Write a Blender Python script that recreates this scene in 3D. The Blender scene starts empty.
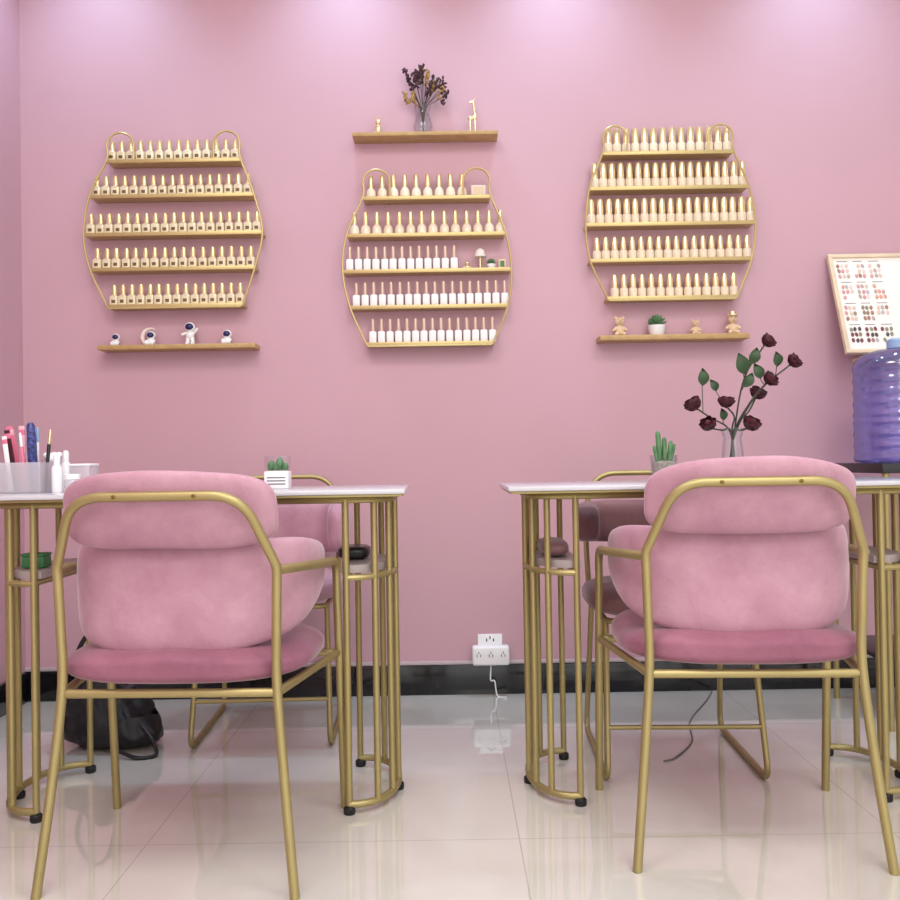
import bpy, bmesh, math, random
from mathutils import Vector, Matrix, noise
random.seed(7)
S = bpy.context.scene
COL = S.collection
S.view_settings.view_transform = 'Standard'
PI = math.pi
WALL = 3.156
# ------------------------------------------------------------------ camera
CAMZ = 0.81
MC = Matrix.Translation((0, 0, CAMZ)) @ Matrix.Rotation(math.radians(90.76), 4, 'X') @ Matrix.Rotation(math.radians(-0.95), 4, 'Z')
cd = bpy.data.cameras.new('camera'); cam = bpy.data.objects.new('camera', cd); COL.objects.link(cam)
cd.sensor_width = 36; cd.lens = 36; cd.clip_start = .02
cam.matrix_world = MC
S.camera = cam
def at(px, py, Y):
    d = MC.to_3x3() @ Vector(((px - 450) / 900, (450 - py) / 900, -1))
    return Vector((0, 0, CAMZ)) + d * (Y / d.y)
# ------------------------------------------------------------------ materials
def lin(c):
    return tuple(((v / 255) / 12.92 if v / 255 <= .04045 else ((v / 255 + .055) / 1.055) ** 2.4) for v in c) + (1,)
def mat(name, c, rough=.5, metal=0., var=0., vscale=10., bump=0., bscale=80., **kw):
    m = bpy.data.materials.new(name); m.use_nodes = True
    nt = m.node_tree; b = nt.nodes['Principled BSDF']
    col = lin(c)
    b.inputs['Base Color'].default_value = col
    b.inputs['Roughness'].default_value = rough
    b.inputs['Metallic'].default_value = metal
    for k, v in kw.items(): b.inputs[k.replace('_', ' ')].default_value = v
    tc = nt.nodes.new('ShaderNodeTexCoord')
    if var:
        n = nt.nodes.new('ShaderNodeTexNoise'); n.inputs['Scale'].default_value = vscale; n.inputs['Detail'].default_value = 5
        r = nt.nodes.new('ShaderNodeValToRGB')
        r.color_ramp.elements[0].position = .3; r.color_ramp.elements[1].position = .7
        r.color_ramp.elements[0].color = tuple(min(1, x * (1 - var)) for x in col[:3]) + (1,)
        r.color_ramp.elements[1].color = tuple(min(1, x * (1 + var)) for x in col[:3]) + (1,)
        nt.links.new(tc.outputs['Object'], n.inputs['Vector']); nt.links.new(n.outputs['Fac'], r.inputs['Fac'])
        nt.links.new(r.outputs['Color'], b.inputs['Base Color'])
    if bump:
        n2 = nt.nodes.new('ShaderNodeTexNoise'); n2.inputs['Scale'].default_value = bscale
        bp = nt.nodes.new('ShaderNodeBump'); bp.inputs['Strength'].default_value = bump; bp.inputs['Distance'].default_value = .01
        nt.links.new(tc.outputs['Object'], n2.inputs['Vector']); nt.links.new(n2.outputs['Fac'], bp.inputs['Height'])
        nt.links.new(bp.outputs['Normal'], b.inputs['Normal'])
    return m
def clear(name, tint, gloss=.12, rough=.03, body=0., bodycol=(255, 255, 255), edge=.35):
    m = bpy.data.materials.new(name); m.use_nodes = True
    nt = m.node_tree; nt.nodes.clear()
    out = nt.nodes.new('ShaderNodeOutputMaterial')
    t = nt.nodes.new('ShaderNodeBsdfTransparent'); t.inputs['Color'].default_value = lin(tint)
    g = nt.nodes.new('ShaderNodeBsdfGlossy'); g.inputs['Roughness'].default_value = rough
    d = nt.nodes.new('ShaderNodeBsdfDiffuse'); d.inputs['Color'].default_value = lin(bodycol)
    m0 = nt.nodes.new('ShaderNodeMixShader'); m0.inputs[0].default_value = body
    nt.links.new(t.outputs[0], m0.inputs[1]); nt.links.new(d.outputs[0], m0.inputs[2])
    lw = nt.nodes.new('ShaderNodeLayerWeight'); lw.inputs['Blend'].default_value = .25
    mm = nt.nodes.new('ShaderNodeMath'); mm.operation = 'MULTIPLY_ADD'; mm.inputs[1].default_value = edge; mm.inputs[2].default_value = gloss * .3
    nt.links.new(lw.outputs['Fresnel'], mm.inputs[0])
    m1 = nt.nodes.new('ShaderNodeMixShader')
    nt.links.new(mm.outputs[0], m1.inputs[0]); nt.links.new(m0.outputs[0], m1.inputs[1]); nt.links.new(g.outputs[0], m1.inputs[2])
    nt.links.new(m1.outputs[0], out.inputs['Surface'])
    return m
def velvet(name, c, hi):
    m = mat(name, c, .75, Sheen_Weight=.5, Sheen_Roughness=.3)
    nt = m.node_tree; b = nt.nodes['Principled BSDF']
    tc = nt.nodes.new('ShaderNodeTexCoord')
    n = nt.nodes.new('ShaderNodeTexNoise'); n.inputs['Scale'].default_value = 12; n.inputs['Detail'].default_value = 9; n.inputs['Roughness'].default_value = .7; n.inputs['Distortion'].default_value = .2
    n2 = nt.nodes.new('ShaderNodeTexNoise'); n2.inputs['Scale'].default_value = 4; n2.inputs['Detail'].default_value = 3
    ad = nt.nodes.new('ShaderNodeMath'); ad.operation = 'MULTIPLY_ADD'; ad.inputs[1].default_value = .5
    sc = nt.nodes.new('ShaderNodeMath'); sc.operation = 'MULTIPLY'; sc.inputs[1].default_value = .5
    r = nt.nodes.new('ShaderNodeValToRGB'); r.color_ramp.elements[0].position = .32; r.color_ramp.elements[1].position = .68
    r.color_ramp.elements[0].color = lin(c); r.color_ramp.elements[1].color = lin(hi)
    nt.links.new(tc.outputs['Object'], n.inputs['Vector']); nt.links.new(tc.outputs['Object'], n2.inputs['Vector'])
    nt.links.new(n2.outputs['Fac'], sc.inputs[0]); nt.links.new(n.outputs['Fac'], ad.inputs[0]); nt.links.new(sc.outputs[0], ad.inputs[2])
    nt.links.new(ad.outputs[0], r.inputs['Fac']); nt.links.new(r.outputs['Color'], b.inputs['Base Color'])
    fz = nt.nodes.new('ShaderNodeTexNoise'); fz.inputs['Scale'].default_value = 260
    b1 = nt.nodes.new('ShaderNodeBump'); b1.inputs['Strength'].default_value = .12; b1.inputs['Distance'].default_value = .01
    b2 = nt.nodes.new('ShaderNodeBump'); b2.inputs['Strength'].default_value = .15; b2.inputs['Distance'].default_value = .03
    nt.links.new(tc.outputs['Object'], fz.inputs['Vector']); nt.links.new(fz.outputs['Fac'], b1.inputs['Height'])
    nt.links.new(n2.outputs['Fac'], b2.inputs['Height']); nt.links.new(b1.outputs['Normal'], b2.inputs['Normal']); nt.links.new(b2.outputs['Normal'], b.inputs['Normal'])
    return m
M = dict(
    wall=mat('pink_paint', (203, 162, 173), .55, var=.03, vscale=1.5),
    wall_left=mat('pink_paint_side', (201, 160, 172), .55),
    ceiling=mat('white_paint', (238, 238, 238), .7),
    granite=mat('black_granite', (26, 24, 26), .12, var=.5, vscale=40),
    strip=mat('grey_strip', (196, 180, 182), .4),
    gold=mat('satin_brass', (172, 157, 106), .43, .64, var=.06, vscale=6),
    goldr=mat('rack_gold', (198, 176, 120), .40, .55),
    goldb=mat('bright_gold', (240, 222, 176), .22, .72),
    golds=mat('gold_screw', (120, 98, 50), .4, .8),
    velvet=velvet('pink_velvet', (168, 118, 136), (203, 160, 174)),
    velvetd=velvet('rose_seat_velvet', (130, 76, 96), (166, 110, 128)),
    mauve=velvet('mauve_velvet', (120, 82, 86), (146, 106, 108)),
    marble=mat('grey_white_marble', (206, 205, 210), .15, var=.07, vscale=5),
    shelfgrey=mat('taupe_board', (168, 156, 154), .35),
    rubber=mat('black_rubber', (22, 20, 20), .6),
    black=mat('black_leather', (18, 17, 20), .45, bump=.5, bscale=22),
    blackp=mat('black_plastic', (28, 27, 30), .3),
    oak=mat('gold_oak', (186, 152, 98), .45, var=.15, vscale=25),
    lightwood=mat('light_wood', (226, 206, 174), .5, var=.08, vscale=20),
    white=mat('white_plastic', (244, 243, 243), .3),
    whitegl=mat('white_gloss', (248, 247, 248), .15),
    paper=mat('cream_paper', (242, 238, 230), .7),
    nude=mat('nude_polish', (240, 226, 192), .1, var=.14, vscale=30),
    peach=mat('peach_polish', (244, 228, 202), .12, var=.1, vscale=30),
    capgold=mat('cap_gold', (234, 216, 164), .24, .6),
    cappale=mat('cap_rose_pale', (218, 188, 170), .3, .3),
    label=mat('bronze_label', (112, 86, 54), .4),
    navy=mat('navy_visor', (34, 34, 92), .1),
    green=mat('leaf_green', (46, 74, 40), .5, var=.25, vscale=40),
    cactus=mat('cactus_green', (86, 130, 84), .55, var=.2, vscale=60),
    stemg=mat('stem_green', (52, 60, 38), .6),
    stemb=mat('stem_brown', (72, 52, 38), .7),
    rose=mat('dried_rose', (66, 8, 22), .6, var=.4, vscale=60),
    dried=mat('dried_bloom', (76, 46, 50), .8, var=.4, vscale=80),
    dried2=mat('dried_bloom_tan', (168, 134, 74), .8, var=.3, vscale=80),
    teddy=mat('beige_resin', (224, 196, 160), .5),
    soil=mat('pale_pebbles', (176, 164, 148), .9, var=.3, vscale=150),
    glass=clear('clear_glass', (250, 252, 253), .12),
    acryl=clear('frosted_acrylic', (250, 250, 252), .2, .1, .33, (245, 243, 247)),
    jug=clear('blue_polycarbonate', (196, 196, 246), .5, .08, .12, (150, 150, 230), .6),
    pink=mat('hot_pink', (226, 120, 150), .4), rosepink=mat('rose_pink', (240, 184, 196), .5),
    blueglit=mat('blue_pattern', (60, 68, 128), .35, var=.9, vscale=160),
    teal=mat('pale_teal_plastic', (150, 178, 214), .35),
    greenbox=mat('green_box', (62, 126, 74), .5),
    ink=mat('grey_ink', (120, 110, 110), .7),
    mauvecard=mat('pink_card', (240, 224, 216), .5),
)
def floor_mat():
    m = mat('glossy_tile', (206, 196, 188), .03, Specular_IOR_Level=.9, Coat_Weight=.5, Coat_Roughness=.015)
    nt = m.node_tree; b = nt.nodes['Principled BSDF']
    tc = nt.nodes.new('ShaderNodeTexCoord'); mp = nt.nodes.new('ShaderNodeMapping'); mp.inputs['Location'].default_value = (-.135, -.34, 0)
    br = nt.nodes.new('ShaderNodeTexBrick'); br.offset = 0; br.squash = 1
    br.inputs['Scale'].default_value = 1; br.inputs['Brick Width'].default_value = .8; br.inputs['Row Height'].default_value = .8
    br.inputs['Mortar Size'].default_value = .0015; br.inputs['Mortar Smooth'].default_value = .1
    n = nt.nodes.new('ShaderNodeTexNoise'); n.inputs['Scale'].default_value = 2.2; n.inputs['Detail'].default_value = 8; n.inputs['Distortion'].default_value = 1.2
    r = nt.nodes.new('ShaderNodeValToRGB'); r.color_ramp.elements[0].position = .35; r.color_ramp.elements[1].position = .65
    r.color_ramp.elements[0].color = lin((206, 203, 193)); r.color_ramp.elements[1].color = lin((217, 214, 205))
    br.inputs['Mortar'].default_value = lin((186, 181, 171))
    nt.links.new(tc.outputs['Object'], mp.inputs['Vector']); nt.links.new(mp.outputs[0], br.inputs['Vector'])
    nt.links.new(tc.outputs['Object'], n.inputs['Vector']); nt.links.new(n.outputs['Fac'], r.inputs['Fac'])
    nt.links.new(r.outputs['Color'], br.inputs['Color1']); nt.links.new(r.outputs['Color'], br.inputs['Color2'])
    nt.links.new(br.outputs['Color'], b.inputs['Base Color'])
    return m
M['tile'] = floor_mat()
# ------------------------------------------------------------------ mesh helpers
def obj(name, bm, m, parent=None, loc=None, sharp=40, mesh=None):
    if mesh is None:
        bmesh.ops.recalc_face_normals(bm, faces=bm.faces)
        mesh = bpy.data.meshes.new(name); bm.to_mesh(mesh); bm.free()
        mesh.materials.append(M[m] if isinstance(m, str) else m)
        for p in mesh.polygons: p.use_smooth = True
        mesh.set_sharp_from_angle(angle=math.radians(sharp))
    o = bpy.data.objects.new(name, mesh); COL.objects.link(o)
    if parent: o.parent = parent
    if loc is not None: o.location = loc
    return o
def tag(o, label, cat, group=None):
    o['label'] = label; o['category'] = cat
    if group: o['group'] = group
    return o
def thing(name, label, cat, loc=(0, 0, 0), rz=0, group=None):
    o = bpy.data.objects.new(name, None); COL.objects.link(o); o.empty_display_size = .05
    o.location = loc; o.rotation_euler = (0, 0, rz)
    return tag(o, label, cat, group)
def struct(name, bm, m):
    o = obj(name, bm, m); o['kind'] = 'structure'; return o
def B(): return bmesh.new()
def box(bm, c, s, bevel=0., seg=2, mx=None):
    r = bmesh.ops.create_cube(bm, size=1)
    vs = r['verts']
    for v in vs: v.co = Vector((v.co.x * s[0], v.co.y * s[1], v.co.z * s[2]))
    if bevel:
        es = list({e for v in vs for e in v.link_edges})
        rr = bmesh.ops.bevel(bm, geom=es, offset=bevel, segments=seg, affect='EDGES', profile=.5)
        vs = list({v for v in rr['verts']} | {v for v in vs if v.is_valid})
    for v in vs:
        if mx: v.co = mx @ v.co
        v.co += Vector(c)
    return bm
def boxo(c, s, bevel=0., seg=2, mx=None): return box(B(), c, s, bevel, seg, mx)
def fillet(pts, r, seg=8, closed=False):
    pts = [Vector(p) for p in pts]; out = []; n = len(pts)
    for i, p in enumerate(pts):
        if not closed and i in (0, n - 1): out.append(p); continue
        a = pts[i - 1]; b = pts[(i + 1) % n]
        la = (a - p).length; lb = (b - p).length
        t = min(r, la * .48, lb * .48)
        q0 = p + (a - p) / la * t; q1 = p + (b - p) / lb * t
        for k in range(seg + 1):
            u = k / seg
            out.append(q0 * (1 - u) ** 2 + p * 2 * u * (1 - u) + q1 * u * u)
    return out
def crom(pts, seg=8):
    pts = [Vector(p) for p in pts]; P = [pts[0] * 2 - pts[1]] + pts + [pts[-1] * 2 - pts[-2]]; out = []
    for i in range(1, len(P) - 2):
        for k in range(seg):
            t = k / seg; a, b, c, d = P[i - 1:i + 3]
            out.append(.5 * ((2 * b) + (c - a) * t + (2 * a - 5 * b + 4 * c - d) * t * t + (3 * b - a - 3 * c + d) * t ** 3))
    out.append(pts[-1]); return out
def tube(bm, pts, r, n=10, closed=False):
    pts = [Vector(p) for p in pts]
    q = [pts[0]]
    for p in pts[1:]:
        if (p - q[-1]).length > 1e-5: q.append(p)
    if closed and (q[-1] - q[0]).length < 1e-5: q.pop()
    pts = q; N = len(pts)
    rr = r if isinstance(r, (list, tuple)) else None
    rings = []; nrm = None
    for i, p in enumerate(pts):
        a = pts[i - 1] if (i > 0 or closed) else p; b = pts[(i + 1) % N] if (i < N - 1 or closed) else p
        t = (b - a).normalized()
        if nrm is None:
            nrm = t.orthogonal().normalized()
        else:
            nrm = (nrm - t * nrm.dot(t)).normalized()
        bn = t.cross(nrm)
        R = (rr[0] + (rr[1] - rr[0]) * i / max(1, N - 1)) if rr else r
        rings.append([bm.verts.new(p + (nrm * math.cos(2 * PI * k / n) + bn * math.sin(2 * PI * k / n)) * R) for k in range(n)])
    for i in range(N if closed else N - 1):
        A = rings[i]; Bq = rings[(i + 1) % N]
        for k in range(n): bm.faces.new((A[k], A[(k + 1) % n], Bq[(k + 1) % n], Bq[k]))
    if not closed:
        bm.faces.new(rings[0][::-1]); bm.faces.new(rings[-1])
    return bm
def tubeo(pts, r, n=10, closed=False): return tube(B(), pts, r, n, closed)
def lathe(bm, prof, n=20, c=(0, 0, 0), power=2., mx=None):
    c = Vector(c); rings = []
    for r, z in prof:
        ring = []
        for k in range(n):
            a = 2 * PI * (k + .5) / n; ca, sa = math.cos(a), math.sin(a)
            f = (abs(ca) ** power + abs(sa) ** power) ** (-1 / power)
            v = Vector((r * f * ca, r * f * sa, z))
            if mx: v = mx @ v
            ring.append(bm.verts.new(v + c))
        rings.append(ring)
    for i in range(len(rings) - 1):
        for k in range(n): bm.faces.new((rings[i][k], rings[i][(k + 1) % n], rings[i + 1][(k + 1) % n], rings[i + 1][k]))
    if prof[0][0] > 1e-4: bm.faces.new(rings[0][::-1])
    if prof[-1][0] > 1e-4: bm.faces.new(rings[-1])
    return bm
def latheo(prof, n=20, c=(0, 0, 0), power=2.): return lathe(B(), prof, n, c, power)
def ell(bm, c, r, mx=None, u=14, v=9):
    q = bmesh.ops.create_uvsphere(bm, u_segments=u, v_segments=v, radius=1)
    for w in q['verts']:
        w.co = Vector((w.co.x * r[0], w.co.y * r[1], w.co.z * r[2]))
        if mx: w.co = mx @ w.co
        w.co += Vector(c)
    return bm
def cap(bm, a, b, ra, rb):
    a = Vector(a); b = Vector(b)
    tube(bm, [a, (a + b) / 2, b], (ra, rb), 12); ell(bm, a, (ra,) * 3); ell(bm, b, (rb,) * 3)
def superbox(c, h, n=4., cuts=14, fn=None):
    bm = B(); bmesh.ops.create_cube(bm, size=2)
    bmesh.ops.subdivide_edges(bm, edges=bm.edges, cuts=cuts, use_grid_fill=True)
    for v in bm.verts:
        p = v.co; d = (abs(p.x) ** n + abs(p.y) ** n + abs(p.z) ** n) ** (1 / n)
        q = Vector((p.x / d * h[0], p.y / d * h[1], p.z / d * h[2]))
        if fn: q = fn(q)
        v.co = q + Vector(c)
    return bm
def resample(pts, n):
    L = [0]
    for a, b in zip(pts, pts[1:]): L.append(L[-1] + (b - a).length)
    out = []; j = 0
    for i in range(n):
        s = L[-1] * i / (n - 1)
        while j < len(L) - 2 and L[j + 1] < s: j += 1
        t = (s - L[j]) / max(1e-9, L[j + 1] - L[j]); out.append(pts[j].lerp(pts[j + 1], min(1, t)))
    return out, L[-1]
def barrel(path, z0, z1, t, droop=.03, rise=.05, n=80, m=36, endr=.05, pw=3.6, rp=2.2):
    pts, L = resample(path, n); bm = B(); rings = []
    for i, p in enumerate(pts):
        e = min(i, n - 1 - i) / (n - 1) * L
        k = math.sqrt(max(0.0004, 1 - (1 - min(1, e / endr)) ** 2))
        a = pts[max(0, i - 1)]; b = pts[min(n - 1, i + 1)]
        tan = (b - a).normalized(); nor = Vector((tan.y, -tan.x, 0))
        f = abs(2 * i / (n - 1) - 1)
        zt = z1 - droop * max(0, f - .35) ** 2 / .42
        zb = z0 + rise * f ** rp
        zc = (zt + zb) / 2; hh = (zt - zb) / 2
        ring = []
        for q in range(m):
            an = 2 * PI * q / m; ca, sa = math.cos(an), math.sin(an)
            f2 = (abs(ca) ** pw + abs(sa) ** pw) ** (-1 / pw)
            ring.append(bm.verts.new(Vector((p.x, p.y, zc)) + nor * ca * f2 * t * k + Vector((0, 0, sa * f2 * hh * (.35 + .65 * k)))))
        rings.append(ring)
    for i in range(n - 1):
        for q in range(m): bm.faces.new((rings[i][q], rings[i][(q + 1) % m], rings[i + 1][(q + 1) % m], rings[i + 1][q]))
    bm.faces.new(rings[0][::-1]); bm.faces.new(rings[-1])
    return bm
# ------------------------------------------------------------------ setting
XL, XR, YF, ZC = -1.495, 2.7, -2.6, 2.95
struct('floor', boxo(((XL + XR) / 2, (WALL + YF) / 2, -.05), (XR - XL + .2, WALL - YF + .2, .1)), 'tile')
struct('wall_back', boxo(((XL + XR) / 2, WALL + .05, ZC / 2), (XR - XL + .2, .1, ZC)), 'wall')
struct('wall_left', boxo((XL - .05, (WALL + YF) / 2, ZC / 2), (.1, WALL - YF, ZC)), 'wall_left')
struct('wall_right', boxo((XR + .05, (WALL + YF) / 2, ZC / 2), (.1, WALL - YF, ZC)), 'ceiling')
struct('ceiling', boxo(((XL + XR) / 2, (WALL + YF) / 2, ZC + .05), (XR - XL + .2, WALL - YF + .2, .1)), 'ceiling')
struct('baseboard_back', boxo(((XL + XR) / 2, WALL - .008, .052), (XR - XL, .016, .104), .002), 'granite')
struct('trim_1', boxo(((XL + XR) / 2, WALL - .007, .110), (XR - XL, .014, .012), .002), 'strip')
struct('baseboard_left', boxo((XL + .008, (WALL + YF) / 2 - .01, .052), (.016, WALL - YF - .03, .104), .002), 'granite')
# ------------------------------------------------------------------ chairs in front
def near_chair(loc, rz, label, sd):
    t = thing('velvet_armchair', label, 'chair', loc, rz, 'pink velvet armchairs on the near side of the tables')
    R = .0094
    off = Vector((sd, 2 * sd, 3))
    obj('seat', superbox((0, .02, .414), (.254, .228, .033), 3.0, 22, lambda q: Vector((q.x, q.y, q.z + (.016 * (1 - (q.x / .25) ** 2) + .010 * noise.noise(q * 7 + off)) * (q.z > 0)))), 'velvetd', t)
    P = 3.2; path = []
    for k in range(81):
        a = PI + PI * k / 80; ca, sa = math.cos(a), math.sin(a)
        path.append(Vector((.236 * math.copysign(abs(ca) ** (2 / P), ca), .14 - .286 * abs(sa) ** (2 / P), 0)))
    bm = barrel(path, .440, .664, .022, .035, .125, n=96, pw=3.4, endr=.08, rp=2.1)
    for v in bm.verts: v.co += Vector((0, 1, .4)) * .005 * noise.noise(v.co * 9 + off)
    obj('backrest', bm, 'velvet', t)
    obj('headrest', superbox((0, -.206, .727), (.209, .025, .075), 3.8, 18,
        lambda q: Vector((q.x, q.y + 1.05 * q.x * q.x - q.z * .28 + .003 * noise.noise(q * 11 + off), q.z - .18 * q.x * q.x + .004 * noise.noise(q * 8 + off)))), 'velvet', t)
    for s in (-1, 1):
        obj('leg', tubeo(crom([(s * .246, -.222, 0), (s * .226, -.20, .19), (s * .209, -.184, .385), (s * .210, -.186, .5), (s * .213, -.190, .612)], 10), R, 12), 'gold', t)
        obj('leg', tubeo([(s * .272, .222, 0), (s * .270, .185, .36), (s * .268, .175, .5)], R, 12), 'gold', t)
        obj('armrest', tubeo(fillet([(s * .213, -.190, .609), (s * .246, -.12, .607), (s * .268, .0, .600), (s * .268, .172, .588), (s * .268, .175, .49)], .045), R, 12), 'gold', t)
    bf = obj('back_frame', tubeo(fillet([(-.213, -.190, .60), (-.213, -.192, .617), (-.160, -.246, .755), (.160, -.246, .755), (.213, -.192, .617), (.213, -.190, .60)], .06, 12), R, 12), 'gold', t)
    for s in (-1, 1):
        obj('screw', lathe(B(), [(.004, 0), (.004, .002), (.002, .003)], 10, (s * .075, -.2548, .755), 2, Matrix.Rotation(PI / 2, 3, 'X')), 'golds', bf)
    obj('seat_frame', tubeo(fillet([(-.209, -.182, .374), (.209, -.182, .374), (.268, .178, .374), (-.268, .178, .374)], .012, 4, True), .0088, 10, True), 'gold', t)
    return t
near_chair((-.541, 1.92, 0), math.radians(-2), 'pink velvet gold-framed armchair pulled up to the left table near the pens', 1.3)
near_chair((.612, 1.985, 0), math.radians(-3.2), 'pink velvet gold-framed armchair pulled up to the right table with roses', 4.7).scale = (1, 1, 1.01)
# ------------------------------------------------------------------ far chairs on sled bases
def far_chair(loc, rz, label, m, z0=.515):
    t = thing('sled_chair', label, 'chair', loc, rz)
    obj('seat', superbox((0, .02, .44), (.225, .215, .042), 3.2, 12), m, t)
    path = fillet([(-.205, -.02, 0), (-.195, -.185, 0), (.195, -.185, 0), (.205, -.02, 0)], .09, 10)
    obj('backrest', barrel(path, z0, .69, .035, .02, .02), m, t)
    for s in (-1, 1):
        obj('sled_leg', tubeo(fillet([(s * .185, -.15, .395), (s * .198, -.225, .009), (s * .198, .235, .009), (s * .185, .15, .395)], .05), .0082, 10), 'gold', t)
    obj('stretcher', tubeo([(-.194, .208, .135), (.194, .208, .135)], .0062, 8), 'gold', t)
    obj('back_frame', tubeo(fillet([(-.19, -.15, .395), (-.19, -.235, .6), (-.17, -.25, .768), (.17, -.25, .768), (.19, -.235, .6), (.19, -.15, .395)], .085, 12), .0082, 10), 'gold', t)
    obj('seat_frame', tubeo(fillet([(-.185, -.16, .395), (.185, -.16, .395), (.185, .17, .395), (-.185, .17, .395)], .03, 5, True), .008, 8, True), 'gold', t)
far_chair((-.56, 2.80, 0), PI + math.radians(2), 'pink chair with gold sled base against the wall behind the left table', 'velvet')
far_chair((.585, 2.475, 0), PI - math.radians(2), 'mauve chair with gold sled base behind the right table', 'mauve', .565)
# ------------------------------------------------------------------ tables
def table(loc, rz, half, tophalf, label):
    t = thing('manicure_table', label, 'table', loc, rz, 'marble topped manicure tables with gold bar legs')
    D = .212
    obj('tabletop', boxo((0, 0, .7445), (2 * tophalf, 2 * D, .011), .003), 'marble', t)
    obj('top_rim', boxo((0, 0, .736), (2 * tophalf - .012, 2 * D - .012, .0058), .001), 'gold', t)
    obj('top_frame', tubeo(fillet([(-half, -.165, .7255), (half, -.165, .7255), (half, .165, .7255), (-half, .165, .7255)], .1, 8, True), .0078, 8, True), 'gold', t)
    for s in (-1, 1):
        xi = half - .108
        def pt(a, z): return Vector((s * (xi + .108 * max(0, math.cos(a)) ** .8), .165 * math.sin(a), z))
        ang = [-PI / 2 + PI * k / 24 for k in range(25)]
        obj('base_rail', tubeo([pt(a, .022) for a in ang], .0088, 10), 'gold', t)
        obj('middle_rail', tubeo([pt(a, .545) for a in ang] + [Vector((s * xi, .165, .545))], .0075, 8), 'gold', t)
        obj('cross_rail', tubeo([(s * xi, -.165, .545), (s * xi, .165, .545)], .0075, 8), 'gold', t)
        for a in (-90, -58, -30, -4, 26, 57, 90):
            p = pt(math.radians(a), .02)
            obj('leg', tubeo([p, (p.x, p.y, .728)], .0080, 10), 'gold', t)
        for a in (-90, -4, 90):
            p = pt(math.radians(a), 0)
            obj('foot', latheo([(.012, 0), (.014, .004), (.014, .014), (.01, .018)], 14, (p.x, p.y, 0)), 'rubber', t)
        bm = B()
        lo = [pt(a, .553) for a in ang]; lo = [Vector((v.x - s * .012, v.y * .93, .554)) for v in lo]
        vb = [bm.verts.new(v) for v in lo]; vt = [bm.verts.new(v + Vector((0, 0, .018))) for v in lo]
        bm.faces.new(vb); bm.faces.new(vt[::-1])
        for k in range(len(vb)): bm.faces.new((vb[k], vb[(k + 1) % len(vb)], vt[(k + 1) % len(vb)], vt[k]))
        obj('end_shelf', bm, 'shelfgrey', t)
    return t
LT = (-.6085, 2.25, 0); RT = (.652, 2.285, 0)
table(LT, math.radians(1.2), .467, .50, 'marble manicure table with gold bar legs holding the pens organizer')
table(RT, math.radians(-.3), .466, .518, 'marble manicure table with gold bar legs holding the rose vase')
# ------------------------------------------------------------------ racks
def rack(rows, ear, label):
    Yf = WALL - .066
    lv = []
    for xl, xr, y in rows:
        xm = (xl + xr) / 2
        lv.append((at(xl, y, Yf).x, at(xr, y, Yf).x, at(xm, y, Yf).z))
    cx = sum(a + b for a, b, _ in lv) / (2 * len(lv)); zb = lv[-1][2] - .02
    t = thing('polish_rack', label, 'rack', (cx, WALL, zb), 0, 'round gold wire polish racks on the pink wall')
    L = [(a - cx, b - cx, z - zb) for a, b, z in lv]
    for a, b, z in L:
        bm = boxo(((a + b) / 2, -.034, z - .005), (b - a, .066, .009), .001)
        box(bm, ((a + b) / 2, -.0665, z - .005), (b - a, .004, .013), .001)
        obj('shelf', bm, 'goldr', t)
    r = ear; y0 = -.066; rad = .0038
    def side(s):
        e = [((b if s > 0 else a), z) for a, b, z in L]
        xt, zt = e[0]; c = Vector((xt - s * r, y0, zt + .048))
        arc = [Vector((c.x - s * r * math.cos(PI * k / 14), y0, c.z + r * math.sin(PI * k / 14))) for k in range(15)]
        pts = [Vector((c.x - s * r, y0, zt))] + arc
        sm = crom([arc[-1]] + [Vector((x + s * .001, y0, z)) for x, z in e], 7)
        return pts + sm[1:]
    l = side(-1); rr = side(1)
    zz = L[-1][2] - .012
    path = l + [Vector((L[-1][0] + .008, y0, zz)), Vector((L[-1][1] - .008, y0, zz))] + rr[::-1]
    obj('frame', tubeo(path, rad, 8), 'goldr', t)
    return lv
LR = rack([(107, 240, 159), (90, 253, 194), (84, 262, 232), (90, 255, 267), (107, 243, 304)], .046, 'round gold wire rack on the wall above the astronaut shelf')
MR = rack([(363, 490, 196), (347, 505, 233), (343, 511, 269), (350, 508, 305), (366, 494, 342)], .046, 'round gold wire rack below the dried flower shelf, holding white bottles')
RR = rack([(603, 733, 151), (590, 748, 186), (586, 755, 222), (590, 752, 258), (607, 738, 296)], .042, 'round gold wire rack on the wall above the teddy and succulent shelf')
BK = {}
def kind(k, body, bmt, capp, cmt, power=2., n=14, lab=None):
    b = obj('body', latheo(body, n, power=power), bmt); c = obj('cap', latheo(capp, 14), cmt)
    BK[k] = [b.data, c.data]
    bpy.data.objects.remove(b); bpy.data.objects.remove(c)
    if lab:
        y, z0, z1, w = lab; l = obj('label', boxo((0, y, (z0 + z1) / 2), (w, .0006, z1 - z0)), 'label'); BK[k].append(l.data); bpy.data.objects.remove(l)
kind('A', [(.0142, 0), (.0150, .0015), (.0152, .030), (.0140, .035), (.0100, .037), (.0085, .040)], 'nude', [(.0094, .037), (.0096, .039), (.0088, .070), (.0078, .074), (.003, .075)], 'capgold', 5., 20, lab=(-.0152, .010, .021, .013))
kind('B', [(.0118, 0), (.0130, .0015), (.0130, .038), (.0118, .042), (.008, .044)], 'whitegl', [(.0070, .042), (.0071, .044), (.0066, .081), (.0056, .086), (.001, .087)], 'cappale', 5., 20)
kind('C', [(.0135, 0), (.0165, .003), (.0174, .015), (.0155, .029), (.0095, .037), (.008, .040)], 'peach', [(.0090, .038), (.0092, .041), (.0080, .078), (.0068, .083), (.001, .084)], 'capgold')
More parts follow.
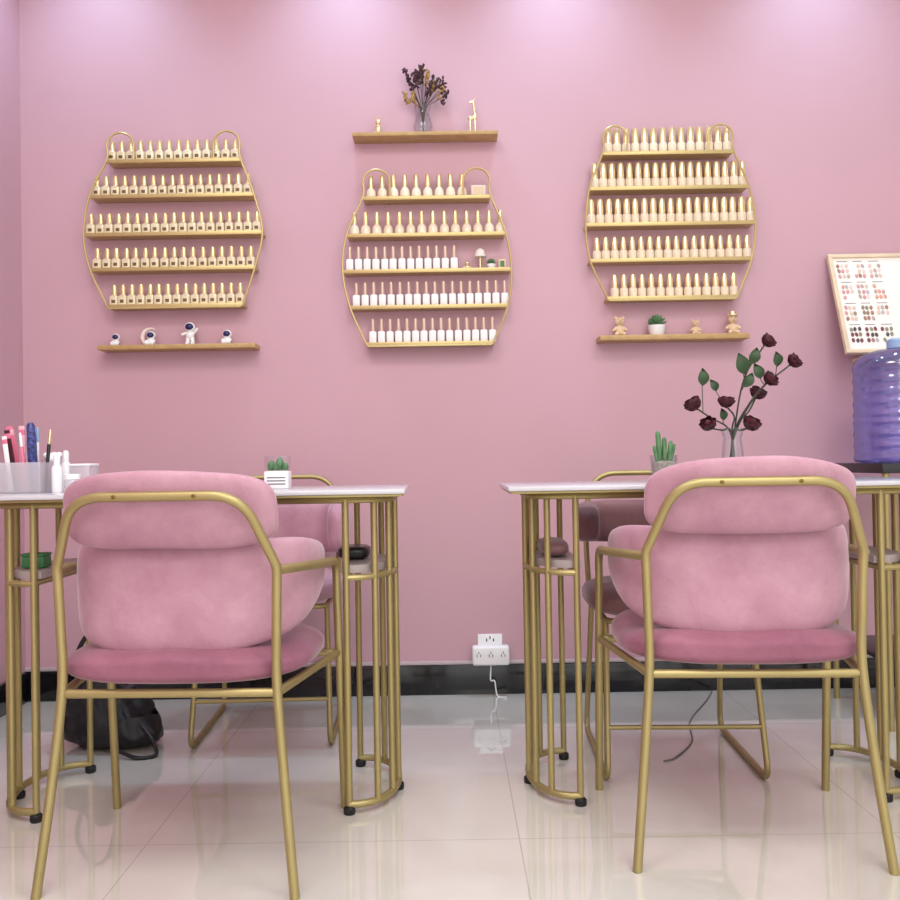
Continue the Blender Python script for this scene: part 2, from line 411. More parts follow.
kind('D', [(.0140, 0), (.0149, .002), (.0151, .032), (.014, .036), (.011, .039)], 'peach', [(.0120, .037), (.0122, .040), (.0118, .085), (.0104, .090), (.002, .092)], 'goldb')
kind('E', [(.0140, 0), (.0149, .002), (.0151, .030), (.014, .034), (.010, .037)], 'peach', [(.0106, .036), (.0108, .039), (.0100, .078), (.0085, .082), (.001, .083)], 'goldb')
def row(z, x0, x1, n, k, label, group):
    a = at(x0, 200, WALL - .038).x; b = at(x1, 200, WALL - .038).x
    for i in range(n):
        x = a + (b - a) * i / (n - 1) + random.uniform(-.0005, .0005)
        t = thing('polish_bottle', label, 'bottle', (x, WALL - .036 + random.uniform(-.003, .003), z), random.uniform(-.05, .05), group)
        for nm, me in zip(('body', 'cap', 'label'), BK[k]): obj(nm, None, None, t, mesh=me)
od = ['top', 'second', 'middle', 'fourth', 'bottom']
for i, (x0, x1, n) in enumerate([(113, 236, 14), (97, 248, 17), (91, 257, 19), (97, 250, 17), (113, 239, 15)]):
    row(LR[i][2], x0, x1, n, 'A', 'nude gold-capped bottle on the %s shelf of the rack above the astronauts' % od[i], 'bottles on the %s shelf of the rack above the astronauts' % od[i])
for i, (x0, x1, n, k, w) in enumerate([(371, 462, 9, 'C', 'round peach gold-capped bottle'), (354, 500, 14, 'C', 'round peach gold-capped bottle'),
        (349, 453, 13, 'B', 'white square bottle'), (355, 503, 18, 'B', 'white square bottle'), (371, 490, 15, 'B', 'white square bottle')]):
    row(MR[i][2], x0, x1, n, k, '%s on the %s shelf of the rack under the dried flowers' % (w, od[i]), 'bottles on the %s shelf of the rack under the dried flowers' % od[i])
for i, (x0, x1, n, k) in enumerate([(609, 728, 14, 'D'), (595, 743, 18, 'D'), (591, 750, 19, 'D'), (596, 746, 18, 'E'), (613, 732, 14, 'E')]):
    row(RR[i][2], x0, x1, n, k, 'peach gold-capped bottle on the %s shelf of the rack above the teddies' % od[i], 'bottles on the %s shelf of the rack above the teddies' % od[i])
# ------------------------------------------------------------------ floating shelves
def wshelf(x0, x1, y, dep, th, label):
    a = at(x0, y, WALL - dep); b = at(x1, y, WALL - dep); z = (a.z + b.z) / 2
    o = obj('wall_shelf', boxo((0, -dep / 2, -th / 2), (b.x - a.x, dep, th), .002), 'oak', None, ((a.x + b.x) / 2, WALL, z))
    tag(o, label, 'shelf', 'slim oak wall shelves'); return z
ZT = wshelf(352, 498, 131, .078, .014, 'slim oak wall shelf holding the dried flower vase')
ZL = wshelf(97, 255, 344, .08, .016, 'slim oak wall shelf holding four astronaut figurines')
ZR = wshelf(600, 750, 334, .08, .018, 'slim oak wall shelf holding teddies and a succulent')
YS = WALL - .042
def X(px, Y=None): return at(px, 250, Y or YS).x
# dried flowers
t = thing('dried_flower_vase', 'glass vase of dark dried flowers on the topmost wall shelf', 'vase', (X(425), YS, ZT))
obj('vase', latheo([(.024, 0), (.030, .004), (.034, .03), (.024, .066), (.022, .08), (.030, .098), (.0285, .098), (.020, .08), (.022, .066), (.031, .03), (.026, .008), (0, .007)], 20), 'glass', t)
for i in range(17):
    u = (i + .5) / 17 * 2 - 1; sx = u * .082 + .009 + random.uniform(-.008, .008); h = random.uniform(.15, .255) - .03 * abs(u)
    tip = Vector((sx, random.uniform(-.028, .012), h))
    st = obj('stem', tubeo(crom([(0, 0, .012), (tip.x * .14, tip.y * .1, .09), (tip.x * .6, tip.y * .6, .09 + (h - .09) * .55), tip], 6), .0013, 6), 'stemb', t)
    bm = B(); d0 = Vector((tip.x * .5, tip.y, .075)).normalized()
    for k in range(14):
        w = k / 13; c = tip - d0 * (.042 * w - .004)
        d = Vector((random.gauss(0, .006), random.gauss(0, .006), random.gauss(0, .005))) * (.6 + .5 * w)
        ang = random.uniform(-.9, .9) + math.atan2(d0.x, d0.z)
        ell(bm, c + d, (.0040, .0042, random.uniform(.005, .0085)), Matrix.Rotation(ang, 3, 'Y'), 7, 5)
    obj('bloom', bm, 'dried' if i % 3 else 'dried2', st)
def remesh(o, v=.0012):
    m = o.modifiers.new('remesh', 'REMESH'); m.mode = 'VOXEL'; m.voxel_size = v; m.use_smooth_shade = True
    s = o.modifiers.new('smooth', 'SMOOTH'); s.iterations = 3; return o
t = thing('animal_figurine', 'small gold seated rabbit figurine left of the dried flowers', 'figurine', (X(380), YS, ZT))
bm = B(); ell(bm, (0, 0, .019), (.013, .013, .018)); ell(bm, (0, -.004, .042), (.010, .010, .010))
cap(bm, (-.008, -.01, .004), (-.008, -.014, .004), .004, .004); cap(bm, (.008, -.01, .004), (.008, -.014, .004), .004, .004)
cap(bm, (-.004, 0, .05), (-.006, .002, .064), .003, .002); cap(bm, (.004, 0, .05), (.006, .002, .064), .003, .002)
for v in bm.verts: v.co *= 1.05
remesh(obj('body', bm, 'goldb', t))
t = thing('giraffe_figurine', 'tall slim gold giraffe figurine right of the dried flowers', 'figurine', (X(475), YS, ZT))
obj('base', latheo([(.018, 0), (.018, .004), (.015, .006)], 18), 'goldb', t)
bm = B()
for dx in (-.010, .008):
    for dy in (-.005, .005): cap(bm, (dx, dy, .006), (dx * .9, dy, .05), .0026, .003)
cap(bm, (-.009, 0, .055), (.008, 0, .058), .0085, .0085); cap(bm, (.008, 0, .06), (.003, 0, .112), .006, .004)
cap(bm, (.003, 0, .114), (-.009, 0, .108), .0055, .0035); cap(bm, (.005, -.003, .118), (.007, -.004, .124), .0018, .0018); cap(bm, (.005, .003, .118), (.007, .004, .124), .0018, .0018)
cap(bm, (-.014, 0, .055), (-.018, 0, .04), .0015, .0015)
remesh(obj('body', bm, 'goldb', t))
# ------------------------------------------------------------------ astronauts
def astro(px, s, pose, label):
    t = thing('astronaut_figurine', label, 'figurine', (X(px), YS, ZL), 0, 'astronaut figurines on the left wall shelf')
    bm = B()
    if pose == 'stand':
        for q in (-1, 1):
            cap(bm, (q * .009, 0, .006), (q * .008, 0, .026), .0075, .007); ell(bm, (q * .009, -.004, .005), (.008, .011, .005))
            cap(bm, (q * .014, 0, .043), (q * .026, -.004, .038 if q < 0 else .056), .0055, .005)
        ell(bm, (0, 0, .036), (.015, .012, .016)); hz = .064
    else:
        for q in (-1, 1):
            cap(bm, (q * .008, -.004, .007), (q * .012, -.022, .007), .0065, .006); ell(bm, (q * .012, -.026, .009), (.006, .005, .008))
            cap(bm, (q * .012, 0, .024), (q * .017, -.014, .016), .005, .0045)
        ell(bm, (0, 0, .017), (.014, .012, .017)); hz = .043
    for v in bm.verts: v.co *= s
    remesh(obj('body', bm, 'white', t))
    h = obj('helmet', ell(B(), (0, 0, hz * s), (.0185 * s, .0175 * s, .0175 * s), None, 20, 14), 'white', t)
    obj('visor', ell(B(), (0, -.0085 * s, hz * s), (.0148 * s, .0125 * s, .0125 * s), None, 18, 12), 'navy', h)
    obj('backpack', boxo((0, .0125 * s, (hz - .024) * s), (.02 * s, .008 * s, .022 * s), .003 * s), 'white', t)
    return t
astro(115, .74, 'sit', 'smallest white sitting astronaut figurine at the shelf end')
t = astro(150, .85, 'sit', 'white astronaut figurine sitting in a crescent moon')
bm = B(); n = 22
pts = [Vector((-.004 + .03 * math.cos(a), .012, .033 + .030 * math.sin(a))) for a in [math.radians(60 + 250 * k / n) for k in range(n + 1)]]
for i in range(n):
    f0 = math.sin(PI * i / n) * .007 + .0012; f1 = math.sin(PI * (i + 1) / n) * .007 + .0012
    tube(bm, [pts[i], pts[i + 1]], (f0, f1), 10)
for v in bm.verts: v.co.z = max(.0002, v.co.z - .001)
obj('moon', bm, 'mauvecard', t)
astro(189, .98, 'stand', 'tallest white astronaut figurine, standing with one arm raised')
astro(226, .86, 'sit', 'white sitting astronaut figurine right of the standing one')
# ------------------------------------------------------------------ right shelf items
def teddy(px, s, label, hat=False):
    t = thing('teddy_figurine', label, 'figurine', (X(px), YS, ZR), 0, 'beige teddy figurines on the right wall shelf')
    bm = B(); ell(bm, (0, 0, .020), (.015, .013, .018))
    for q in (-1, 1):
        cap(bm, (q * .009, -.006, .007), (q * .013, -.016, .006), .007, .006)
        cap(bm, (q * .012, -.002, .028), (q * .021, -.006, .020), .0055, .005)
    for v in bm.verts: v.co *= s
    remesh(obj('body', bm, 'teddy', t))
    bm = B(); ell(bm, (0, -.001, .049), (.0155, .0135, .014)); ell(bm, (0, -.013, .046), (.006, .005, .005))
    for q in (-1, 1): ell(bm, (q * .012, 0, .061), (.006, .004, .006))
    for v in bm.verts: v.co *= s
    h = obj('head', bm, 'teddy', t)
    bm = B(); ell(bm, (0, -.0175, .048), (.0022, .0015, .0018))
    for q in (-1, 1): ell(bm, (q * .006, -.0125, .053), (.0016, .0015, .0018))
    for v in bm.verts: v.co *= s
    obj('eyes_and_nose', bm, 'blackp', h)
    if hat: obj('hat', latheo([(.019 * s, .060 * s), (.019 * s, .063 * s), (.011 * s, .064 * s), (.010 * s, .074 * s), (0, .076 * s)], 16), 'goldb', t)
teddy(618, 1.05, 'beige teddy figurine at the left end, next to the succulent')
teddy(694, .82, 'smallest beige teddy figurine, right of the succulent')
teddy(731, 1.08, 'beige teddy figurine wearing a small gold hat', True)
def succulent(name, label, loc, s, potm):
    t = thing(name, label, 'plant', loc)
    obj('pot', latheo([(.020 * s, 0), (.024 * s, .004 * s), (.029 * s, .034 * s), (.027 * s, .034 * s), (.024 * s, .028 * s), (0, .028 * s)], 18), potm, t)
    bm = B()
    for k in range(22):
        a = k * 2.4; el = .35 + .055 * k; l = .03 * s
        mx = Matrix.Rotation(a, 3, 'Z') @ Matrix.Rotation(-min(1.45, el), 3, 'Y')
        ell(bm, Vector((0, 0, .034 * s)) + mx @ Vector((l * .62, 0, 0)), (l * .62, .007 * s, .0035 * s), mx, 8, 6)
    obj('leaves', bm, 'cactus', t)
succulent('potted_succulent', 'small green succulent in a white pot among the teddies', (X(655), YS, ZR), 1.05, 'white')
# ------------------------------------------------------------------ middle rack trinkets
t = thing('photo_card', 'small pale square card leaning at the end of the top bottle row', 'card', (X(479.5), WALL - .036, MR[0][2]))
obj('card', boxo((0, 0, .022), (.05, .004, .044), .001), 'mauvecard', t); obj('print', boxo((0, -.0026, .024), (.036, .001, .028)), 'lightwood', t)
zz = MR[2][2]
t = thing('toy_figure', 'tiny gold ornament beside the mushroom lamp on the middle rack', 'ornament', (X(467), WALL - .036, zz))
bm = B(); ell(bm, (0, 0, .010), (.010, .009, .010)); ell(bm, (0, 0, .025), (.007, .007, .007)); cap(bm, (-.006, 0, .014), (-.012, -.003, .008), .0035, .003); cap(bm, (.006, 0, .014), (.012, -.003, .008), .0035, .003)
remesh(obj('body', bm, 'goldb', t))
t = thing('mushroom_lamp', 'miniature mushroom lamp with cream shade on the middle rack', 'lamp', (X(480), WALL - .036, zz))
obj('stem', latheo([(.012, 0), (.012, .004), (.004, .008), (.004, .05), (.006, .052)], 16), 'goldb', t)
obj('shade', latheo([(.021, .045), (.020, .047), (.014, .068), (.006, .074), (0, .075)], 20), 'paper', t)
succulent('miniature_plant', 'miniature green plant next to the mushroom lamp on the middle rack', (X(491), WALL - .036, zz), .56, 'white')
t = thing('trinket_box', 'tiny beige block with green motif at the rack shelf end', 'ornament', (X(502), WALL - .036, zz))
obj('block', boxo((0, 0, .018), (.026, .016, .036), .002), 'teddy', t); obj('motif', boxo((0, -.0085, .019), (.014, .001, .02)), 'greenbox', t)
# ------------------------------------------------------------------ swatch board, ledge, jug
ZB = at(843, 354, 3.00).z
led = obj('picture_ledge', boxo((0, 0, -.006), (.36, .17, .012), .002), 'lightwood', None, (1.595, WALL - .085, ZB - .002))
tag(led, 'narrow wooden ledge under the nail swatch board behind the water jug', 'ledge')
bw, bh = .43, .385
t = thing('swatch_board', 'framed board of nail colour swatches leaning on the wall above the jug', 'swatch board', (at(846, 354, 3.00).x + bw / 2, 3.0, ZB))
t.rotation_euler = (math.radians(-20.5), 0, 0)
bm = B(); w = .014
box(bm, (0, 0, w / 2), (bw, .018, w), .002); box(bm, (0, 0, bh - w / 2), (bw, .018, w), .002)
for s in (-1, 1): box(bm, (s * (bw / 2 - w / 2), 0, bh / 2), (w, .018, bh - 2 * w + .002), .002)
obj('frame', bm, 'lightwood', t)
obj('panel', boxo((0, .003, bh / 2), (bw - 2 * w + .002, .008, bh - 2 * w + .002)), 'paper', t)
SW = [mat('swatch_%s' % nme, c, .2) for nme, c in [('nude', (228, 200, 182)), ('brown', (168, 128, 106)), ('burgundy', (128, 72, 74)), ('rose', (214, 158, 158)), ('taupe', (188, 172, 160)), ('dark', (86, 76, 78)), ('coral', (224, 164, 140)), ('pale', (234, 216, 204)), ('grey', (186, 186, 190)), ('olive', (146, 142, 118))]]
meshes = []
for m in SW:
    o = obj('nail_swatch', ell(B(), (0, 0, 0), (.0058, .002, .0084), None, 12, 8), m); meshes.append(o.data); bpy.data.objects.remove(o)
pal = [(0, 7, 3, 4, 1, 0), (7, 0, 6, 3, 4, 8), (1, 0, 4, 9, 3, 8), (5, 2, 1, 8, 5, 9)]
for gr in range(4):
    for gc in range(3):
        skip = random.choice((0, 0, 1)); dx = random.uniform(-.003, .003); fam = random.choice(pal[gr])
        for r3 in range(3):
            for c3 in range(3):
                if random.random() < .07 or (skip and r3 == 2 and c3 > 0): continue
                x = -bw / 2 + .032 + gc * .054 + c3 * .0142 + dx + random.uniform(-.0016, .0016)
                z = .340 - gr * .083 - r3 * .0205 + random.uniform(-.0016, .0016)
                k = fam if random.random() < .4 else random.choice(pal[gr])
                o = obj('nail_swatch', None, None, t, (x, -.002, z), mesh=meshes[k]); o.rotation_euler = (0, random.uniform(-.25, .25), 0)
bm = B()
for z in (.358, .275, .192, .109):
    for x0, l in ((-.185, .036), (-.131, .032), (-.077, .036)): box(bm, (x0 + l / 2, -.0014, z), (l, .0006, .0022))
obj('printed_lines', bm, 'ink', t)
SX, SY = 1.465, 2.835
t = thing('side_stand', 'black topped stand with gold legs carrying the blue water jug', 'stand', (SX, SY, 0))
obj('top', boxo((0, 0, .770), (.40, .40, .03), .004), 'blackp', t)
for a in (-1, 1):
    for b in (-1, 1): obj('leg', tubeo([(a * .185, b * .185, 0), (a * .185, b * .185, .756)], .010, 10), 'gold', t)
obj('lower_shelf', boxo((0, 0, .2), (.37, .37, .016), .003), 'blackp', t)
t = thing('water_jug', 'large blue water cooler jug on the black stand at the right edge', 'jug', (1.412, 2.82, .7855))
prof = [(.11, 0), (.130, .003), (.135, .010)]
z = .016
for h in (.036, .036, .036, .024, .036, .036, .036, .036):
    prof += [(.1355, z), (.1355, z + .005), (.1330, z + .010), (.1330, z + h - .006), (.1355, z + h - .002)]; z += h
prof += [(.1355, z + .006), (.131, z + .022), (.114, z + .044), (.078, z + .058), (.040, z + .064), (.030, z + .066), (.028, z + .074)]
obj('bottle', latheo(prof, 44), 'jug', t, sharp=60)
obj('cap', latheo([(.032, z + .064), (.034, z + .066), (.034, z + .090), (.028, z + .096), (0, z + .098)], 20), 'teal', t)
# ------------------------------------------------------------------ outlet, adapter, cables
o = at(490, 646, WALL)
t = thing('wall_outlet', 'white wall socket plate above the black baseboard', 'socket', (o.x, WALL, o.z - .043))
obj('plate', boxo((0, -.005, .043), (.086, .010, .086), .003), 'white', t)
bm = B()
for dx, dz in ((-.012, .066), (.012, .066), (0, .074)): box(bm, (dx, -.0102, dz), (.004, .001, .010))
obj('slots', bm, 'blackp', t)
a = at(491, 656, WALL - .05)
t = thing('plug_adapter', 'white multi-way plug adapter pushed into the wall socket', 'adapter', (a.x, WALL - .0102, a.z - .034))
obj('body', boxo((0, -.022, .034), (.128, .044, .066), .008, 3), 'white', t)
bm = B()
for k in (-.042, 0, .042):
    for dx in (-.006, .006): box(bm, (k + dx, -.0443, .036), (.0028, .001, .010))
    box(bm, (k, -.0443, .046), (.0028, .001, .008))
obj('slots', bm, 'ink', t)
zz = a.z - .034
c = obj('power_cable', tubeo(crom([(a.x, WALL - .033, zz + .002), (a.x - .002, WALL - .04, zz - .05), (a.x + .012, WALL - .035, .05), (a.x + .02, WALL - .05, .004), (a.x + .05, WALL - .07, .003)], 8), .0024, 8), 'white')
tag(c, 'white cable hanging from the plug adapter to the floor', 'cable')
def fl(px, py):
    d = MC.to_3x3() @ Vector(((px - 450) / 900, (450 - py) / 900, -1)); k = -CAMZ / d.z
    return Vector((0, 0, CAMZ)) + d * k
c = obj('floor_cable', tubeo(crom([fl(x, y) + Vector((0, 0, .0025)) for x, y in ((712, 692), (706, 702), (690, 722), (692, 742), (676, 758), (664, 762))], 8), .0022, 8), 'ink')
tag(c, 'thin grey cable curling on the tiles behind the right chair', 'cable')
# ------------------------------------------------------------------ bag
def lump(q):
    h = max(0, q.z + .10) / .20
    f = 1 + .30 * noise.noise(q * 8) + .12 * noise.noise(q * 22)
    sag = 1.06 - .40 * h
    z = q.z * (1 + .55 * noise.noise(Vector((q.x * 9, q.y * 9, 2)))) - .035 * max(0, q.x) / .17 * h * 2 if q.z > 0 else q.z
    return Vector((q.x * f * sag + .02 * noise.noise(q * 14), q.y * f * sag, z))
t = thing('handbag', 'black soft bag slumped on the floor under the left table', 'bag', (-1.0, 2.64, .10))
obj('body', superbox((0, 0, 0), (.165, .09, .10), 3.0, 22, lump), 'black', t)
obj('handle', tubeo(crom([(-.08, -.03, .07), (-.09, -.035, .16), (-.05, -.02, .235), (.0, -.03, .20), (.03, -.035, .06)], 8), .007, 8), 'black', t)
obj('strap', tubeo(crom([(.10, -.06, -.02), (.15, -.10, -.06), (.165, -.12, -.093), (.12, -.14, -.094), (.05, -.11, -.08)], 8), .006, 8), 'black', t)
# ------------------------------------------------------------------ left table things
ZTOP = .7502
def onL(px, Y): return Vector((at(px, 480, Y).x, Y, ZTOP))
p = onL(27, 2.26)
t = thing('acrylic_organizer', 'clear acrylic organizer holding files and pens on the left table', 'organizer', p)
bm = B(); W_, D_, H_ = .106, .085, .076; th = .003
box(bm, (0, 0, th / 2), (W_, D_, th))
for s in (-1, 1):
    box(bm, (0, s * (D_ - th) / 2, H_ / 2), (W_, th, H_)); box(bm, (s * (W_ - th) / 2, 0, H_ / 2), (th, D_ - 2 * th, H_))
box(bm, (0, 0, H_ / 2), (th, D_ - 2 * th, H_ - .004))
obj('tray', bm, 'acryl', t)
def stick(name, label, cat, x, y, l, wd, m, tilt, round_=False, m2=None):
    q = thing(name, label, cat, (p.x + x, p.y + y, ZTOP + .005), 0); q.rotation_euler = (0, tilt, 0)
    if round_:
        obj('barrel', latheo([(wd * .6, 0), (wd, .006), (wd, l * .75), (wd * .85, l * .76)], 12), m, q); obj('tip_cap', latheo([(wd * .9, l * .76), (wd * .9, l * .95), (wd * .5, l)], 12), m2 or m, q)
    else:
        obj('board', boxo((0, 0, l / 2), (wd, .004, l), .0018), m, q)
        obj('end_band', boxo((0, 0, l * .9), (wd * 1.02, .0044, l * .10), .0018), m2 or m, q)
stick('nail_file', 'hot pink nail file leaning leftmost in the organizer', 'nail file', -.022, .030, .168, .017, 'pink', -.22, m2='rosepink')
stick('nail_file', 'pale pink nail file upright in the organizer', 'nail file', -.014, .014, .164, .015, 'rosepink', -.03, m2='pink')
stick('nail_file', 'deep red nail file in front of the pink files', 'nail file', -.024, -.002, .155, .014, 'rose', -.16, m2='pink')
stick('nail_file', 'white nail file with hot pink end in front of the red one', 'nail file', -.028, -.024, .138, .012, 'white', -.12, m2='pink')
stick('brush_pen', 'navy patterned brush pen standing in the organizer', 'pen', .026, -.016, .170, .0115, 'blueglit', -.05, True, 'blueglit')
stick('brush_pen', 'slim pink pen between the files and the navy pen', 'pen', .012, .026, .158, .005, 'rosepink', -.04, True, 'pink')
stick('brush_pen', 'slim black brush pen right of the navy pen in the organizer', 'pen', .034, .024, .155, .0045, 'blackp', .10, True, 'goldb')
stick('brush_pen', 'slim white brush pen behind the navy pen in the organizer', 'pen', .020, .010, .16, .0045, 'white', .02, True, 'teal')
stick('brush_pen', 'slim hot pink pen in front of the slim pale pink pen', 'pen', .010, -.024, .146, .0042, 'pink', -.10, True, 'white')
for px, Y, h, lb in ((57, 2.24, 1.0, 'small white bottle right of the organizer'), (66, 2.36, 1.12, 'taller white bottle behind, beside the white box')):
    q = thing('dropper_bottle', lb, 'bottle', onL(px, Y))
    obj('body', latheo([(.012, 0), (.0125, .002), (.0125, .062 * h), (.007, .07 * h)], 14), 'white', q); obj('cap', latheo([(.008, .068 * h), (.008, .090 * h), (.005, .095 * h)], 12), 'white', q)
q = thing('tissue_box', 'white box near the organizer on the left table', 'box', onL(84, 2.30))
obj('carton', boxo((0, 0, .033), (.052, .06, .066), .003), 'acryl', q); obj('lid', boxo((0, 0, .068), (.056, .064, .006), .002), 'white', q)
q = thing('cream_jar', 'small clear jar with white lid, in front of the white box', 'jar', onL(72, 2.18))
obj('jar', latheo([(.016, 0), (.018, .003), (.018, .03), (.015, .034)], 18), 'acryl', q); obj('lid', latheo([(.0185, .033), (.0185, .044), (.016, .046)], 18), 'white', q)
q = thing('storage_cup', 'clear cup behind the small white bottle, holding cotton', 'cup', onL(54, 2.40))
obj('cup', latheo([(.024, 0), (.027, .003), (.030, .085), (.028, .085), (.025, .006), (0, .005)], 20), 'acryl', q)
bm = B()
for k in range(12): ell(bm, (random.uniform(-.014, .014), random.uniform(-.014, .014), .075 + random.uniform(0, .02)), (.011, .011, .009), None, 9, 7)
obj('cotton', bm, 'white', q)
q = thing('cactus_cube', 'tiny green cacti in a white cube pot on the left table', 'plant', onL(278, 2.26))
obj('pot', boxo((0, 0, .022), (.060, .05, .044), .003), 'white', q)
bm = B()
for z in (.012, .020, .028): box(bm, (0, -.0252, z), (.046, .0008, .003))
obj('printed_lines', bm, 'ink', q)
obj('soil', boxo((0, 0, .045), (.052, .042, .003)), 'soil', q)
bm = B()
for x, y, r, h in ((-.016, 0, .010, .02), (.004, .006, .011, .026), (.02, -.004, .008, .016), (-.004, -.012, .007, .012)): ell(bm, (x, y, .045 + h * .55), (r, r, h * .75))
obj('cactus', bm, 'cactus', q)
obj('glass_cover', boxo((0, 0, .064), (.058, .048, .036), .003), 'glass', q)
q = thing('nail_lamp', 'black nail dryer on the end shelf of the left table', 'nail lamp', (-.245, 2.27, .573))
obj('shell', superbox((0, 0, .016), (.040, .055, .016), 3.5, 8), 'blackp', q); obj('opening', boxo((0, -.0535, .012), (.05, .003, .012), .001), 'rubber', q)
q = thing('green_tin', 'small green tin on the left end shelf of the left table', 'tin', (-1.0, 2.17, .573))
obj('tin', boxo((0, 0, .014), (.055, .045, .028), .004), 'greenbox', q); obj('lid', boxo((0, 0, .031), (.057, .047, .007), .003), 'greenbox', q)
# ------------------------------------------------------------------ right table things
q = thing('hand_cushion', 'mauve hand rest cushion on the end shelf of the right table', 'cushion', (.256, 2.285, .5735))
obj('pad', superbox((0, 0, .019), (.036, .10, .019), 3, 10), 'mauve', q); obj('seam', tubeo([Vector((.0365 * math.cos(a), .101 * math.sin(a), .019)) for a in [2 * PI * k / 32 for k in range(32)]], .0015, 6, True), 'mauve', q)
pc = Vector((at(664, 470, 2.34).x, 2.34, ZTOP))
t = thing('potted_cactus', 'green finger cactus in a glass pot left of the rose vase', 'plant', pc)
obj('pot', latheo([(.028, 0), (.031, .004), (.036, .068), (.033, .068), (.029, .006), (0, .005)], 20), 'glass', t)
obj('soil', latheo([(.027, .007), (.032, .050), (.012, .054), (0, .055)], 18), 'soil', t)
for x, y, h, r, ln in ((-.010, 0, .132, .0068, -.06), (.002, .006, .116, .0064, .03), (.012, -.003, .106, .006, .12), (-.018, -.008, .094, .0054, -.2), (.019, .006, .098, .0054, .22), (.0, -.012, .088, .0054, .0)):
    bm = B()
    lathe(bm, [(r * .8, .048), (r, .06), (r, h - .012), (r * .7, h - .003), (0, h)], 16)
    for v in bm.verts:
        a = math.atan2(v.co.y, v.co.x); f = 1 + .12 * math.cos(8 * a); v.co.x = v.co.x * f + x + (v.co.z - .05) * ln; v.co.y = v.co.y * f + y
    obj('cactus_arm', bm, 'cactus', t)
vp = Vector((at(733, 470, 2.32).x, 2.32, ZTOP))
t = thing('rose_vase', 'glass vase of dark dried red roses on the right table', 'vase', vp)
obj('vase', latheo([(.022, 0), (.027, .004), (.030, .04), (.026, .085), (.023, .11), (.031, .135), (.0295, .135), (.021, .11), (.024, .085), (.028, .04), (.022, .008), (0, .007)], 22), 'glass', t)
def petal(bm, c, yaw, tilt, s):
    mx = Matrix.Rotation(yaw, 3, 'Z') @ Matrix.Rotation(tilt, 3, 'X'); g = []
    for i in range(6):
        rw = []
        for j in range(7):
            u = j / 6 * 2 - 1; v = i / 5
            wv = .75 * math.sin(PI * min(1, v * .8 + .12)) ** .6
            rw.append(bm.verts.new(Vector(c) + mx @ (Vector((u * wv * s, -.55 * s * (1 - .55 * u * u) * (.3 + .7 * math.sin(v * 1.9)), (v * 1.25 - .1 * u * u) * s)))))
        g.append(rw)
    for i in range(5):
        for j in range(6): bm.faces.new((g[i][j], g[i][j + 1], g[i + 1][j + 1], g[i + 1][j]))
heads = [(696, 401, -.02), (710, 421, -.05), (726, 399, -.03), (749, 421, -.04), (765, 337, .0), (791, 357, .03), (767, 375, -.03), (756, 390, .03)]
stems = []
for i, (x, y, dy) in enumerate(heads):
    h = at(x, y + 7, vp.y + dy) - vp
    k1 = random.uniform(-.014, .014)
    pth = crom([(h.x * -.08, 0, .012), (h.x * .06, h.y * .1, .125), (h.x * .5 + k1, h.y * .5, .12 + (h.z - .12) * .62), h], 8)
    st = obj('stem', tubeo(pth, .0022, 7), 'stemg', t); stems.append((st, pth))
    bm = B(); s = random.uniform(.0205, .0255)
    tl = Matrix.Rotation(max(-.9, min(.9, h.x * 6)) + random.uniform(-.3, .3), 3, 'Y') @ Matrix.Rotation(random.uniform(.1, .6), 3, 'X')
    for L_, (n, tilt, sc) in enumerate(((3, -.05, .75), (4, .12, .95), (5, .34, 1.05), (5, .58, .95))):
        for k in range(n): petal(bm, (0, 0, 0), 2 * PI * k / n + L_ * .5, tilt + random.uniform(-.12, .12), s * sc)
    ell(bm, (0, 0, s * .5), (s * .45, s * .45, s * .6), None, 10, 8)
    for v in bm.verts: v.co = tl @ v.co + h
    obj('rose_head', bm, 'rose', st, sharp=80)
    bm = B(); ell(bm, h, (.006, .006, .006), None, 8, 6)
    obj('calyx', bm, 'stemg', st)
leafs = [(702, 378, 1.2, .046), (741, 365, 1.9, .058), (753, 357, 1.1, .046), (747, 381, 2.6, .044), (776, 360, .5, .040), (757, 372, .9, .044), (722, 415, 2.4, .032), (713, 386, .8, .034)]
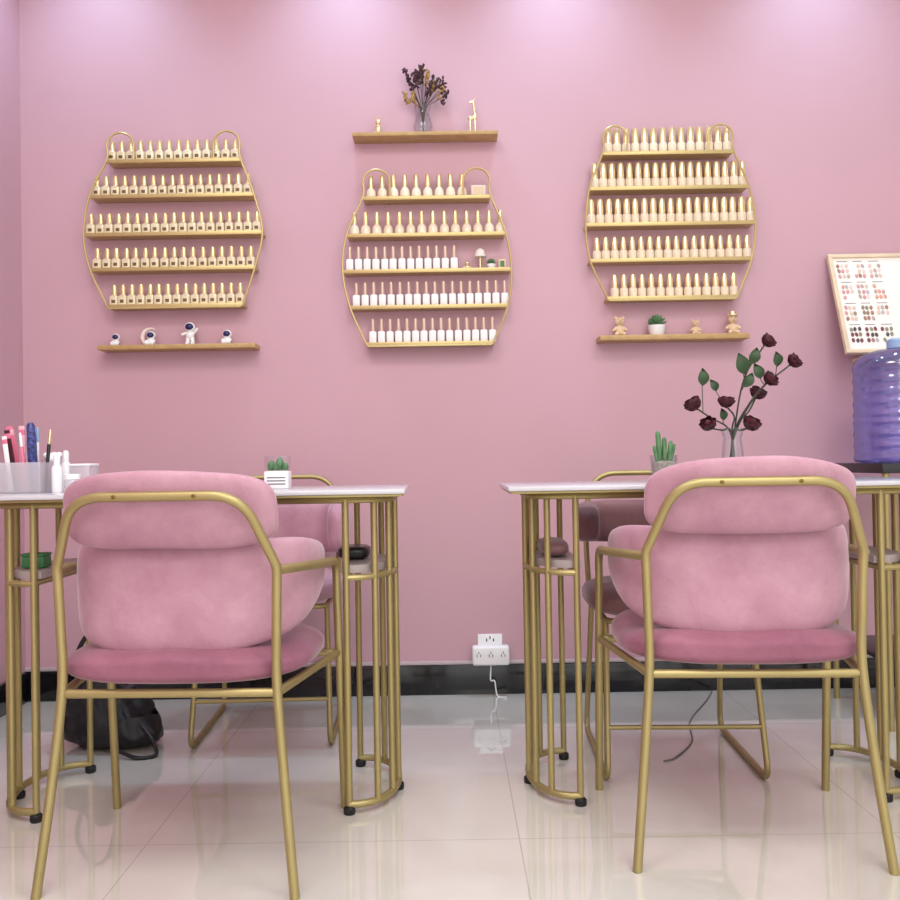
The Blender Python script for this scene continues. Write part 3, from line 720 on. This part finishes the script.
for x, y, an, l in leafs:
    c = at(x, y, vp.y - .005) - vp
    best = min(((abs(q.x - c.x) * 1.0 + abs((c.z - .03) - q.z) + (0 if q.z < c.z else .2), q, st) for st, pth in stems for q in pth if q.z > .14), key=lambda e: e[0])
    q, st = best[1], best[2]
    dr = (c - q); dr.y *= .3
    dr = dr.normalized() if dr.length > .01 else Vector((math.cos(an), 0, math.sin(an)))
    base = c - dr * l * .45
    sd = Vector((-dr.z, .25, dr.x)).normalized()
    bm = B(); rws = []
    for i in range(9):
        v = i / 8; w2 = .30 * l * math.sin(PI * v ** .8) + .0004
        m0 = base + dr * v * l + Vector((0, -.010 * math.sin(PI * v), 0))
        rws.append([bm.verts.new(m0 - sd * w2 + Vector((0, -.006, 0))), bm.verts.new(m0), bm.verts.new(m0 + sd * w2 + Vector((0, -.006, 0)))])
    for i in range(8):
        for j in range(2): bm.faces.new((rws[i][j], rws[i][j + 1], rws[i + 1][j + 1], rws[i + 1][j]))
    tube(bm, [q, (q + base) / 2 + Vector((0, 0, -.002)), base + dr * .004], .0011, 6)
    obj('leaf', bm, 'green', st, sharp=80)
# ------------------------------------------------------------------ lights
def area(loc, size, power, col, rot=(0, 0, 0), sy=None):  # added soft fill under the ceiling to brighten the room, no actual panels
    l = bpy.data.lights.new('room_fill_light', 'AREA'); l.shape = 'RECTANGLE'; l.size = size; l.size_y = sy or size; l.energy = power; l.color = col
    o = bpy.data.objects.new('room_fill_light', l); COL.objects.link(o); o.location = loc; o.rotation_euler = rot
for x in (-.7, 1.0): area((x, .8, ZC - .02), .9, 25, (1, 1, .98))
area((.4, -1.2, ZC - .02), 1.8, 62, (1, 1, .98))
for x in (-1.20, -.34, .40, 1.32):
    l = bpy.data.lights.new('downlight', 'SPOT'); l.energy = 32; l.color = (.50, .76, 1); l.spot_size = math.radians(100); l.spot_blend = 1; l.shadow_soft_size = .06
    o = bpy.data.objects.new('downlight', l); COL.objects.link(o); o.location = (x, WALL - .25, ZC - .10)
w = bpy.data.worlds.new('world'); S.world = w; w.use_nodes = True
w.node_tree.nodes['Background'].inputs[0].default_value = (1, 1, .99, 1); w.node_tree.nodes['Background'].inputs[1].default_value = 1.75
